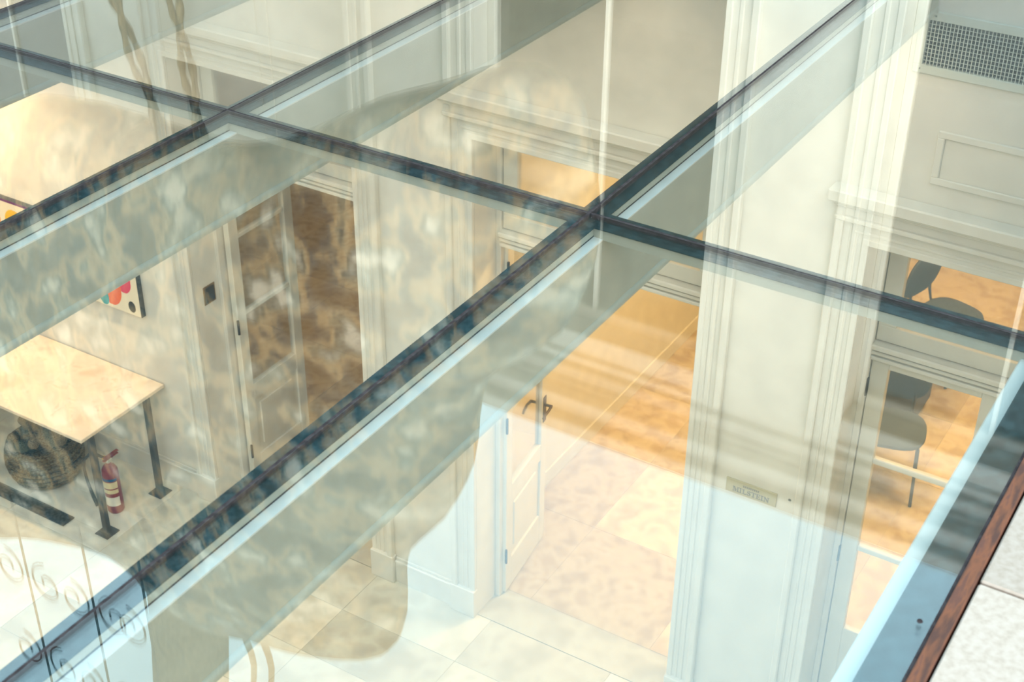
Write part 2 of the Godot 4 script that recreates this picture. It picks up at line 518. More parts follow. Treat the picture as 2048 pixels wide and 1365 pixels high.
func make_leaf(parent: Node3D, w: float, with_handle: bool) -> void:
	# a glazed door leaf in its own axes: hinge at x = 0, front face z = 0, three panes over a panel
	var th := 0.042
	var st := 0.08
	var top := 2.405
	var s := nst()
	bx(s, Vector3(0, 0.012, -th), Vector3(st, top, 0), 0.003)
	put("stile", s, M.door, parent)
	s = nst()
	bx(s, Vector3(w - st, 0.012, -th), Vector3(w, top, 0), 0.003)
	put("stile", s, M.door, parent)
	for q in [[0.012, 0.23], [0.66, 0.78], [2.366, top]]:
		s = nst()
		bx(s, Vector3(st, q[0], -th + 0.001), Vector3(w - st, q[1], -0.001), 0.003)
		put("rail", s, M.door, parent)
	s = nst()
	bx(s, Vector3(st, 0.23, -th + 0.014), Vector3(w - st, 0.66, -0.014))
	bx(s, Vector3(st + 0.05, 0.28, -th + 0.006), Vector3(w - st - 0.05, 0.61, -0.006), 0.006)
	put("panel", s, M.door, parent)
	for y in [1.296, 1.832]:
		s = nst()
		bx(s, Vector3(st, y, -th + 0.004), Vector3(w - st, y + 0.030, -0.004), 0.004)
		put("muntin", s, M.door, parent)
	for q in [[0.78, 1.296], [1.326, 1.832], [1.862, 2.366]]:
		box("pane", Vector3(st, q[0], -th / 2 - 0.003), Vector3(w - st, q[1], -th / 2 + 0.003), M.clear, parent)
	if with_handle:
		s = nst()
		for sd in [[0.0, 1.0], [-th, -1.0]]:
			var z: float = sd[0]
			var d: float = sd[1]
			bx(s, Vector3(w - 0.062, 0.93, z), Vector3(w - 0.022, 1.11, z + d * 0.005), 0.002)
			tube(s, [Vector3(w - 0.042, 1.05, z), Vector3(w - 0.042, 1.05, z + d * 0.05)], [0.009, 0.009], 10)
			tube(s, [Vector3(w - 0.042, 1.05, z + d * 0.045), Vector3(w - 0.09, 1.052, z + d * 0.05), Vector3(w - 0.15, 1.045, z + d * 0.045), Vector3(w - 0.165, 1.035, z + d * 0.043)], [0.009, 0.0085, 0.008, 0.006], 10)
		put("handle", s, M.bronze, parent)
	s = nst()
	for y in [0.25, 1.2, 2.2]:
		tube(s, [Vector3(-0.006, y, 0.004), Vector3(-0.006, y + 0.1, 0.004)], [0.008, 0.008], 8)
	put("hinge", s, M.iron, parent)

func doorways() -> void:
	for k in 3:
		var l: float = OPEN[k]
		var r := l + WIDE
		surround("trim_%d" % (k + 1), l, r, 0.0, 3.08, 3.33, WALL, M.trim)
		# frame in the opening: jambs, moulded transom bar, window over it
		var f := thing("window_%d" % (k + 1))
		tag(f, "", "", "", "structure")
		box("jamb", Vector3(l, 0, LEAF - 0.08), Vector3(l + 0.03, 3.08, LEAF + 0.012), M.trim, f, 0.003)
		box("jamb", Vector3(r - 0.03, 0, LEAF - 0.08), Vector3(r, 3.08, LEAF + 0.012), M.trim, f, 0.003)
		var s := nst()
		bx(s, Vector3(l + 0.03, 2.415, LEAF - 0.08), Vector3(r - 0.03, 2.50, LEAF + 0.011))
		bx(s, Vector3(l + 0.03, 2.412, LEAF), Vector3(r - 0.03, 2.432, LEAF + 0.030), 0.004)
		bx(s, Vector3(l + 0.03, 2.445, LEAF), Vector3(r - 0.03, 2.462, LEAF + 0.034), 0.004)
		bx(s, Vector3(l + 0.03, 2.474, LEAF), Vector3(r - 0.03, 2.502, LEAF + 0.048), 0.006)
		put("transom_bar", s, M.trim, f)
		box("frame_rail", Vector3(l + 0.033, 2.505, LEAF - 0.045), Vector3(r - 0.033, 2.585, LEAF - 0.003), M.door, f, 0.003)
		box("frame_rail", Vector3(l + 0.033, 3.0, LEAF - 0.045), Vector3(r - 0.033, 3.078, LEAF - 0.003), M.door, f, 0.003)
		box("frame_stile", Vector3(l + 0.033, 2.585, LEAF - 0.045), Vector3(l + 0.115, 3.0, LEAF - 0.003), M.door, f, 0.003)
		box("frame_stile", Vector3(r - 0.115, 2.585, LEAF - 0.045), Vector3(r - 0.033, 3.0, LEAF - 0.003), M.door, f, 0.003)
		box("pane", Vector3(l + 0.115, 2.585, LEAF - 0.027), Vector3(r - 0.115, 3.0, LEAF - 0.021), M.clear, f)
		# leaves
		var d := thing("door_%d" % (k + 1))
		tag(d, ["white glazed door folded open at the left doorway", "white glazed door folded open at the middle doorway", "closed pair of white glazed doors at the right doorway"][k], "", "", "structure")
		var w := 0.585
		if k < 2:
			var leaf := Node3D.new()
			leaf.name = "leaf"
			d.add_child(leaf, true)
			# hinged at the left jamb and swung back into the room behind
			leaf.position = Vector3(l + (0.09 if k == 0 else 0.05), 0, LEAF - 0.03)
			leaf.rotation.y = PI / 2.0 + (0.0 if k == 0 else 0.13)
			make_leaf(leaf, w, k == 1)
		else:
			for sd in 2:
				var leaf := Node3D.new()
				leaf.name = "leaf"
				d.add_child(leaf, true)
				if sd == 0:
					leaf.position = Vector3(l + 0.034, 0, LEAF)
				else:
					leaf.position = Vector3(r - 0.034, 0, LEAF - 0.042)
					leaf.rotation.y = PI
				make_leaf(leaf, w, sd == 0)
	# stone sills under the openings
	for k in 3:
		var o := box("floor_sill", Vector3(OPEN[k] + 0.001, -0.2, LEAF - 0.06), Vector3(OPEN[k] + WIDE - 0.001, 0.001, WALL - 0.002), M.tile[3])
		tag(o, "grey marble sill slab in a doorway", "", "", "structure")

func back_rooms() -> void:
	var z1 := WALL - 0.24
	var zb := -11.2
	var fl := thing("floor_inner")
	tag(fl, "warm travertine floor of the rooms beyond the doorways", "", "", "structure")
	box("bed", Vector3(-9.0, -0.25, zb), Vector3(2.5, -0.0038, z1 - 0.03), M.grout, fl)
	tiles(fl, -8.89, 2.3, -11.17, z1 - 0.03, 0.8, 0.7882, M.back_tile, -0.001)
	tag(box("wall_inner", Vector3(-3.95, 0, zb), Vector3(-3.78, 3.5, z1), M.wall), "partition between the two inner rooms", "", "", "structure")
	var s := nst()
	bx(s, Vector3(-3.78, 0, zb), Vector3(-3.765, 0.12, z1), 0.003)
	tag(put("baseboard_inner", s, M.trim), "", "", "", "structure")
	tag(box("wall_far", Vector3(-9.0, 0, zb - 0.2), Vector3(2.5, 3.5, zb), M.wall), "cream end wall of the inner rooms", "", "", "structure")
	tag(box("baseboard_far", Vector3(-9.0, 0, zb), Vector3(2.5, 0.12, zb + 0.015), M.trim, null, 0.003), "", "", "", "structure")
	tag(box("wall_inner_left", Vector3(-9.2, 0, zb), Vector3(-9.0, 3.5, z1), M.wall), "", "", "", "structure")
	tag(box("wall_inner_right", Vector3(2.5, 0, zb), Vector3(2.7, 3.5, z1), M.wall), "", "", "", "structure")
	tag(box("ceiling_inner", Vector3(-9.2, 3.5, zb - 0.2), Vector3(2.7, 3.7, z1), M.wall), "", "", "", "structure")

# ---------------------------------------------------------------- added lamps
func area(called: String, at: Vector3, size: Vector2, c: Color, e: float, dir := Vector3.DOWN) -> void:
	var a := AreaLight3D.new()
	a.name = numbered(called)
	add_child(a)
	a.area_size = size
	a.light_color = c
	a.light_energy = e
	a.area_normalize_energy = true
	a.area_range = 20.0
	a.area_attenuation = 2.0
	a.shadow_enabled = true
	a.position = at
	a.look_at_from_position(at, at + dir, Vector3.BACK if absf(dir.y) > 0.9 else Vector3.UP)

func lamps() -> void:
	var warm := Color(1.0, 0.90, 0.74)
	# light of the added strips under the beams, for warmth from above
	for k in 4:
		area("added_strip_light", Vector3(-1.451 - 1.128 * k, GLASS - 0.282 - 0.014, -2.0), Vector2(0.044, 6.3), warm, 3.4)
	# unseen ceiling panels, added to warm the rooms beyond
	var amber := Color(1.0, 0.81, 0.50)
	M.panel_glow = glowing(amber, 3.0)
	var spots := [Vector3(-2.4, 3.5, -7.6), Vector3(-0.6, 3.5, -7.6), Vector3(-1.5, 3.5, -9.8), Vector3(-5.8, 3.5, -8.4)]
	var where := ["beside the partition, behind the middle doorway", "behind the right doorway", "close to the end wall, above the lone chair", "in the small room behind the left doorway"]
	for i in 4:
		var p: Vector3 = spots[i]
		var t := thing("added_panel_lamp", p)
		tag(t, "added square warm ceiling panel lamp " + where[i], "lamp", "added ceiling panel lamps in the inner rooms")
		box("frame", Vector3(-0.33, -0.03, -0.33), Vector3(0.33, 0.0, 0.33), M.steel, t, 0.003)
		box("diffuser", Vector3(-0.3, -0.036, -0.3), Vector3(0.3, -0.03, 0.3), M.panel_glow, t)
		area("added_panel_light", p + Vector3(0, -0.045, 0), Vector2(0.6, 0.6), amber, 9.0 if p.x > -5.0 else 4.0)
	# out-of-view picture lamp, added to warm the table and the wall around it
	var t := thing("added_picture_lamp", Vector3(-7.35, 3.1, WALL))
	tag(t, "added brass picture lamp, out of view on the wall above the stone table", "lamp")
	box("bracket", Vector3(-0.05, -0.05, 0), Vector3(0.05, 0.05, 0.02), M.brass, t, 0.004)
	var s := nst()
	tube(s, [Vector3(0, 0, 0.02), Vector3(0, 0.06, 0.2), Vector3(0, 0.02, 0.45)], [0.01, 0.01, 0.01], 10)
	put("arm", s, M.brass, t)
	s = nst()
	tube(s, [Vector3(-0.25, 0, 0.47), Vector3(0.25, 0, 0.47)], [0.04, 0.04], 16)
	put("hood", s, M.brass, t)
	box("tube_glow", Vector3(-0.22, -0.047, 0.44), Vector3(0.22, -0.04, 0.50), M.strip, t)
	area("added_picture_light", Vector3(-7.35, 3.1 - 0.055, WALL + 0.47), Vector2(0.44, 0.06), Color(1.0, 0.84, 0.62), 13.0, Vector3(0.4, -1, 0.0).normalized())

# ---------------------------------------------------------------- fittings on the back wall
func painting_image() -> ImageTexture:
	var w := 560
	var h := 212
	var im := Image.create(w, h, false, Image.FORMAT_RGB8)
	im.fill(Color(0.90, 0.87, 0.78))
	var cols := [Color(0.86, 0.30, 0.42), Color(0.93, 0.56, 0.20), Color(0.90, 0.72, 0.16), Color(0.58, 0.10, 0.26), Color(0.24, 0.60, 0.62), Color(0.92, 0.45, 0.28), Color(0.45, 0.22, 0.48), Color(0.20, 0.19, 0.16)]
	# x, y, half width, half height in pixels of the canvas, colour
	var spots := [[512, 118, 27, 36, 0], [464, 150, 38, 52, 5], [470, 76, 42, 46, 1], [424, 110, 24, 22, 2], [400, 160, 34, 40, 3], [438, 188, 16, 22, 4], [532, 188, 12, 16, 7], [522, 62, 7, 9, 7], [535, 20, 14, 16, 0],
		[380, 60, 34, 30, 0], [340, 130, 40, 36, 2], [300, 60, 30, 34, 4], [270, 150, 36, 40, 1], [220, 80, 30, 34, 3], [190, 160, 32, 30, 5], [150, 60, 36, 36, 2], [110, 140, 30, 40, 6], [70, 60, 26, 32, 1], [40, 150, 30, 32, 0], [340, 30, 16, 14, 7], [240, 30, 12, 12, 7]]
	for q in spots:
		for y in range(maxi(0, q[1] - q[3]), mini(h, q[1] + q[3])):
			for x in range(maxi(0, q[0] - q[2]), mini(w, q[0] + q[2])):
				var u: float = float(x - q[0]) / q[2]
				var v: float = float(y - q[1]) / q[3]
				if u * u + v * v < 1.0:
					im.set_pixel(x, y, cols[q[4]])
	im.fill_rect(Rect2i(0, 0, w, 7), Color(0.42, 0.20, 0.40))
	return ImageTexture.create_from_image(im)

func wall_fittings() -> void:
	# painting over the table: canvas with a printed front
	var p := thing("painting", Vector3(-6.62, 1.545, WALL))
	tag(p, "unframed canvas with bright overlapping dots hung above the stone table", "painting")
	box("canvas", Vector3(-0.70, -0.265, 0.0), Vector3(0.70, 0.265, 0.038), M.plate, p, 0.003)
	var q := QuadMesh.new()
	q.size = Vector2(1.394, 0.524)
	var pm := paint(Color(1, 1, 1), 0.7, 0.2)
	pm.albedo_texture = painting_image()
	var o := put_mesh("printed_front", q, pm, p)
	o.position = Vector3(0, 0, 0.0385)
	# switch plate in the reveal of the left doorway
	var sw := thing("switch_plate", Vector3(OPEN[0], 1.525, -5.483))
	tag(sw, "small bronze switch plate in the side of the left doorway", "switch")
	box("plate", Vector3(0, -0.062, -0.05), Vector3(0.006, 0.062, 0.05), M.brass, sw, 0.002)
	box("rocker", Vector3(0.006, -0.05, -0.038), Vector3(0.011, 0.05, 0.038), M.bronze, sw, 0.002)
	# name plaque on the pier
	var pl := thing("name_plaque", Vector3(-1.895, 1.60, WALL))
	tag(pl, "small beige name plaque on the pier between the middle and right doorways", "plaque")
	box("plate", Vector3(-0.132, -0.040, 0), Vector3(0.132, 0.040, 0.008), M.plaque, pl, 0.002)
	var tm := TextMesh.new()
	tm.text = "MILSTEIN"
	var f := SystemFont.new()
	f.font_names = PackedStringArray(["Droid Serif"])
	f.font_weight = 700
	tm.font = f
	tm.font_size = 32
	tm.pixel_size = 0.00118
	tm.depth = 0.002
	var tx := put_mesh("lettering", tm, M.letter, pl)
	tx.position = Vector3(0.0, -0.014, 0.009)
	var s := nst()
	for k in 9:
		bx(s, Vector3(-0.042 + 0.0095 * k, 0.011, 0.008), Vector3(-0.036 + 0.0095 * k, 0.022, 0.0092))
	put("small_line", s, M.letter, pl)
	s = nst()
	lathe(s, [Vector2(0.0, 0.004), Vector2(0.006, 0.003), Vector2(0.008, 0.0)], Vector3.ZERO, 12)
	var pin := put("wall_pin", s, M.letter)
	tag(pin, "tiny grey screw head on the wall beside the name plaque", "screw")
	pin.rotation.x = PI / 2.0
	pin.position = Vector3(-1.70, 1.628, WALL)
	# ventilation grille above the right-hand doorway
	var g := thing("air_grille", Vector3(-0.89, 3.993, WALL))
	tag(g, "long white egg crate air grille high above the right doorway", "grille")
	s = nst()
	var hw := 0.565
	var hh := 0.125
	bx(s, Vector3(-hw, hh - 0.036, 0), Vector3(hw, hh, 0.014), 0.003)
	bx(s, Vector3(-hw, -hh, 0), Vector3(hw, -hh + 0.036, 0.014), 0.003)
	bx(s, Vector3(-hw, -hh + 0.036, 0), Vector3(-hw + 0.036, hh - 0.036, 0.014), 0.003)
	bx(s, Vector3(hw - 0.036, -hh + 0.036, 0), Vector3(hw, hh - 0.036, 0.014), 0.003)
	put("frame", s, M.grille, g)
	s = nst()      # sheet metal duct running back through the wall
	var dw := hw - 0.037
	var dh := hh - 0.037
	bx(s, Vector3(-dw, dh - 0.002, -1.6), Vector3(dw, dh, 0.0))
	bx(s, Vector3(-dw, -dh, -1.6), Vector3(dw, -dh + 0.002, 0.0))
	bx(s, Vector3(-dw, -dh + 0.002, -1.6), Vector3(-dw + 0.002, dh - 0.002, 0.0))
	bx(s, Vector3(dw - 0.002, -dh + 0.002, -1.6), Vector3(dw, dh - 0.002, 0.0))
	bx(s, Vector3(-dw, -dh, -1.603), Vector3(dw, dh, -1.6))
	put("duct", s, M.galvanised, g)
	s = nst()
	bx(s, Vector3(-0.0012, -hh + 0.036, 0.005), Vector3(0.0012, hh - 0.036, 0.013))
	var bar := s.commit()
	var n := 74
	for k in range(1, n):
		var b := put_mesh("blade", bar, M.grille, g)
		b.position.x = -hw + 0.036 + (2 * hw - 0.072) * k / n
	s = nst()
	bx(s, Vector3(-hw + 0.036, -0.0009, 0.003), Vector3(hw - 0.036, 0.0009, 0.009))
	bar = s.commit()
	for k in range(1, 11):
		var b := put_mesh("cross_blade", bar, M.grille, g)
		b.position.y = -hh + 0.036 + (2 * hh - 0.072) * k / 11.0
	s = nst()
	lathe(s, [Vector2(0.0, 0.002), Vector2(0.003, 0.0015), Vector2(0.004, 0.0)], Vector3.ZERO, 10)
	var head := s.commit()
	for q2 in [[-hw + 0.06, hh - 0.018], [-hw + 0.03, -hh + 0.018], [hw - 0.06, hh - 0.018], [hw - 0.03, -hh + 0.018]]:
		var b := put_mesh("screw", head, M.letter, g)
		b.rotation.x = PI / 2.0
		b.position = Vector3(q2[0], q2[1], 0.014)

# ---------------------------------------------------------------- table, extinguisher, basket
func table_corner() -> void:
	var t := thing("stone_table", Vector3(-6.75, 0, -5.0))
	tag(t, "long stone topped console table on dark iron legs against the wall", "table")
	box("stone_top", Vector3(-0.95, 0.775, -0.362), Vector3(0.905, 0.80, 0.352), M.table, t, 0.003)
	for q in [[0.868, 0.25], [0.868, -0.23], [-0.9, 0.25], [-0.9, -0.23]]:
		var s := nst()
		bx(s, Vector3(q[0] - 0.019, 0.008, q[1] - 0.019), Vector3(q[0] + 0.019, 0.775, q[1] + 0.019), 0.003)
		var leg := put("leg", s, M.iron, t)
		box("foot_plate", Vector3(q[0] - 0.055, 0.001, q[1] - 0.055), Vector3(q[0] + 0.055, 0.009, q[1] + 0.055), M.iron, leg, 0.002)
	box("apron", Vector3(-0.9, 0.735, 0.24), Vector3(0.868, 0.775, 0.262), M.iron, t, 0.002)
	box("apron", Vector3(-0.9, 0.735, -0.242), Vector3(0.868, 0.775, -0.22), M.iron, t, 0.002)
	# fire extinguisher standing under the table end
	var e := thing("fire_extinguisher", Vector3(-6.0, 0.001, -4.95))
	tag(e, "red fire extinguisher with black hose standing under the stone table", "extinguisher")
	var s := nst()
	lathe(s, [Vector2(0, 0), Vector2(0.048, 0.0), Vector2(0.054, 0.012), Vector2(0.054, 0.30), Vector2(0.050, 0.33), Vector2(0.036, 0.355), Vector2(0.02, 0.368), Vector2(0.018, 0.385), Vector2(0, 0.385)], Vector3.ZERO, 28)
	put("cylinder", s, M.red, e)
	for b in [[0.262, 0.282, 0.0548, M.blue], [0.205, 0.255, 0.0546, M.cream], [0.165, 0.195, 0.0546, M.cream], [0.065, 0.135, 0.0546, M.white]]:
		s = nst()
		var n := 12
		for k in n:
			var a0 := -1.1 + 2.0 * k / n
			var a1 := -1.1 + 2.0 * (k + 1) / n
			var d0 := Vector3(sin(a0 + 0.6), 0, cos(a0 + 0.6))
			var d1 := Vector3(sin(a1 + 0.6), 0, cos(a1 + 0.6))
			var r: float = b[2]
			var y0: float = b[0]
			var y1: float = b[1]
			smooth_quad(s, [d0 * r + Vector3.UP * y0, d1 * r + Vector3.UP * y0, d1 * r + Vector3.UP * y1, d0 * r + Vector3.UP * y1], [d0, d1, d1, d0])
		put("sticker", s, b[3], e)
	s = nst()
	bx(s, Vector3(-0.02, 0.385, -0.02), Vector3(0.02, 0.412, 0.02), 0.004)
	put("valve", s, M.chrome, e)
	s = nst()
	bx(s, Vector3(-0.012, 0.405, -0.085), Vector3(0.012, 0.413, 0.04), 0.003)
	bx(s, Vector3(-0.012, 0.422, -0.09), Vector3(0.012, 0.430, 0.03), 0.003)
	put("lever", s, M.red, e)
	s = nst()
	lathe(s, [Vector2(0, 0.0), Vector2(0.016, 0.0), Vector2(0.016, 0.01), Vector2(0, 0.012)], Vector3(-0.03, 0.40, 0.0), 14)
	put("gauge", s, M.yellow, e)
	s = nst()
	var path := []
	for p in [Vector3(-0.02, 0.40, 0.0), Vector3(-0.07, 0.425, 0.02), Vector3(-0.125, 0.415, 0.035), Vector3(-0.17, 0.36, 0.045), Vector3(-0.18, 0.29, 0.05), Vector3(-0.165, 0.2, 0.055), Vector3(-0.13, 0.1, 0.06), Vector3(-0.10, 0.03, 0.06)]:
		path.append(p)
	tube(s, path, [0.010, 0.010, 0.010, 0.010, 0.010, 0.010, 0.012, 0.014], 10)
	put("hose", s, M.rubber, e)
	# basket of dried flowers, a flat steel bar in front of it
	var base := box("steel_bar", Vector3(-6.98, 0.001, -4.74), Vector3(-6.16, 0.012, -4.64), M.plate, null, 0.002)
	tag(base, "flat dark steel bar on the floor in front of the basket", "steel bar")
	var b := thing("wicker_basket", Vector3(-6.66, 0.001, -4.99))
	tag(b, "round brown wicker basket of dried flowers under the stone table", "basket")
	s = nst()
	lathe(s, [Vector2(0, 0), Vector2(0.14, 0.0), Vector2(0.20, 0.05), Vector2(0.235, 0.13), Vector2(0.24, 0.2), Vector2(0.215, 0.29), Vector2(0.2, 0.29), Vector2(0.19, 0.24), Vector2(0, 0.23)], Vector3.ZERO, 32)
	put("bowl", s, M.wicker, b)
	for k in 7:
		s = nst()
		var ring := []
		var rr := []
		var y := 0.03 + 0.04 * k
		var r := 0.185 + 0.062 * sin(PI * (0.12 + 0.11 * k))
		for j in 33:
			var a := TAU * j / 32.0
			ring.append(Vector3(cos(a) * (r + 0.006 * sin(a * 16 + k * PI)), y, sin(a) * (r + 0.006 * sin(a * 16 + k * PI))))
			rr.append(0.013)
		tube(s, ring, rr, 7, false)
		put("weave_band", s, M.wicker, b)
	s = nst()
	var arc := []
	var ar := []
	for j in 17:
		var a := PI * j / 16.0
		arc.append(Vector3(0.09 * cos(a), 0.16 + 0.11 * sin(a), 0.235 - 0.02 * sin(a)))
		ar.append(0.011)
	tube(s, arc, ar, 8)
	put("handle", s, M.wicker, b)
	for k in 26:
		s = nst()
		var a := rng.randf() * TAU
		var rad := 0.19 * sqrt(rng.randf())
		var c := Vector3(cos(a) * rad, 0.33 + rng.randf_range(-0.03, 0.10) * (1.0 - rad / 0.3), sin(a) * rad)
		var r := rng.randf_range(0.030, 0.055)
		tube(s, [c + Vector3(0, -r * 0.9, 0), c + Vector3(0, -r * 0.6, 0), c, c + Vector3(0, r * 0.55, 0), c + Vector3(0, r * 0.75, 0)], [r * 0.2, r * 0.75, r, r * 0.7, r * 0.2], 9)
		tube(s, [c + Vector3(0, -r * 0.9, 0), Vector3(c.x * 0.4, 0.22, c.z * 0.4)], [0.004, 0.004], 5)
		put("flower_head", s, M.flower[k % 3], b)

# ---------------------------------------------------------------- chairs in the room beyond
func chair(at: Vector3, turn: float, label: String) -> void:
	var c := thing("upholstered_chair", at, turn)
	tag(c, label, "chair", "grey chairs in the inner room")
	# seat and back as cushions with rounded outlines; the chair faces +z
	var s := nst()
	cushion(s, 0.23, 0.22, 0.03, Transform3D(Basis(), Vector3(0, 0.45, 0)))
	put("seat", s, M.chair, c)
	s = nst()
	cushion(s, 0.21, 0.20, 0.025, Transform3D(Basis(Vector3.RIGHT, -PI / 2.0 + 0.2), Vector3(0, 0.70, -0.26)))
	put("backrest", s, M.chair, c)
	for q in [[-0.19, 0.18], [0.19, 0.18], [-0.19, -0.18], [0.19, -0.18]]:
		s = nst()
		tube(s, [Vector3(q[0], 0.43, q[1] * 0.9), Vector3(q[0] * 1.08, 0.001, q[1] * 1.12)], [0.011, 0.011], 8)
		put("leg", s, M.chair_leg, c)
	for x in [-0.12, 0.12]:
		s = nst()
		tube(s, [Vector3(x, 0.44, -0.12), Vector3(x, 0.44, -0.24), Vector3(x, 0.52, -0.265), Vector3(x, 0.68, -0.285)], [0.011, 0.011, 0.011, 0.011], 8)
		put("back_post", s, M.chair_leg, c)

func cushion(s: SurfaceTool, hx: float, hz: float, hy: float, t: Transform3D) -> void:
	var n := 28
	var rings := [[0.0, 1.0], [0.55, 0.98], [0.85, 0.85], [0.97, 0.5], [1.0, 0.0], [0.97, -0.5], [0.85, -0.85], [0.55, -0.98], [0.0, -1.0]]
	var pt := func(i: int, k: int) -> Vector3:
		var a := TAU * k / n
		var c := cos(a)
		var d := sin(a)
		var e := pow(pow(absf(c), 3.2) + pow(absf(d), 3.2), -1.0 / 3.2)
		return Vector3(c * e * hx * rings[i][0], hy * rings[i][1], d * e * hz * rings[i][0])
	for i in rings.size() - 1:
		for k in n:
			var p := [pt.call(i, k), pt.call(i, k + 1), pt.call(i + 1, k + 1), pt.call(i + 1, k)]
			var nn := []
			for v in p:
				nn.append((t.basis * Vector3(v.x / hx / hx, v.y / hy / hy, v.z / hz / hz)).normalized())
			smooth_quad(s, [t * p[0], t * p[1], t * p[2], t * p[3]], nn)

func chairs() -> void:
	chair(Vector3(-2.0, 0, -9.46), PI / 2.0 - 0.3, "grey upholstered chair with oval back standing alone near the end wall")
	chair(Vector3(-1.89, 0, -7.87), 0.25, "grey upholstered chair beside the dark cabinet, seen through the glazed door")
	chair(Vector3(-2.42, 0, -7.95), -0.3, "grey upholstered chair in the shade of the dark cabinet")
	var c := thing("low_cabinet", Vector3(-2.36, 0, -8.75))
	tag(c, "low dark cabinet behind the grey chairs in the inner room", "cabinet")
	box("body", Vector3(-0.55, 0.06, -0.2), Vector3(0.45, 0.74, 0.2), M.iron, c, 0.004)
	box("top", Vector3(-0.58, 0.74, -0.22), Vector3(0.48, 0.77, 0.22), M.iron, c, 0.004)
	for x in [-0.53, -0.03]:
		var d := box("door", Vector3(x, 0.09, 0.2), Vector3(x + 0.46, 0.71, 0.215), M.iron, c, 0.003)
		box("knob", Vector3(x + 0.4, 0.42, 0.215), Vector3(x + 0.42, 0.44, 0.235), M.chrome, d, 0.004)
	box("plinth", Vector3(-0.53, 0.001, -0.18), Vector3(0.43, 0.06, 0.18), M.dark, c)

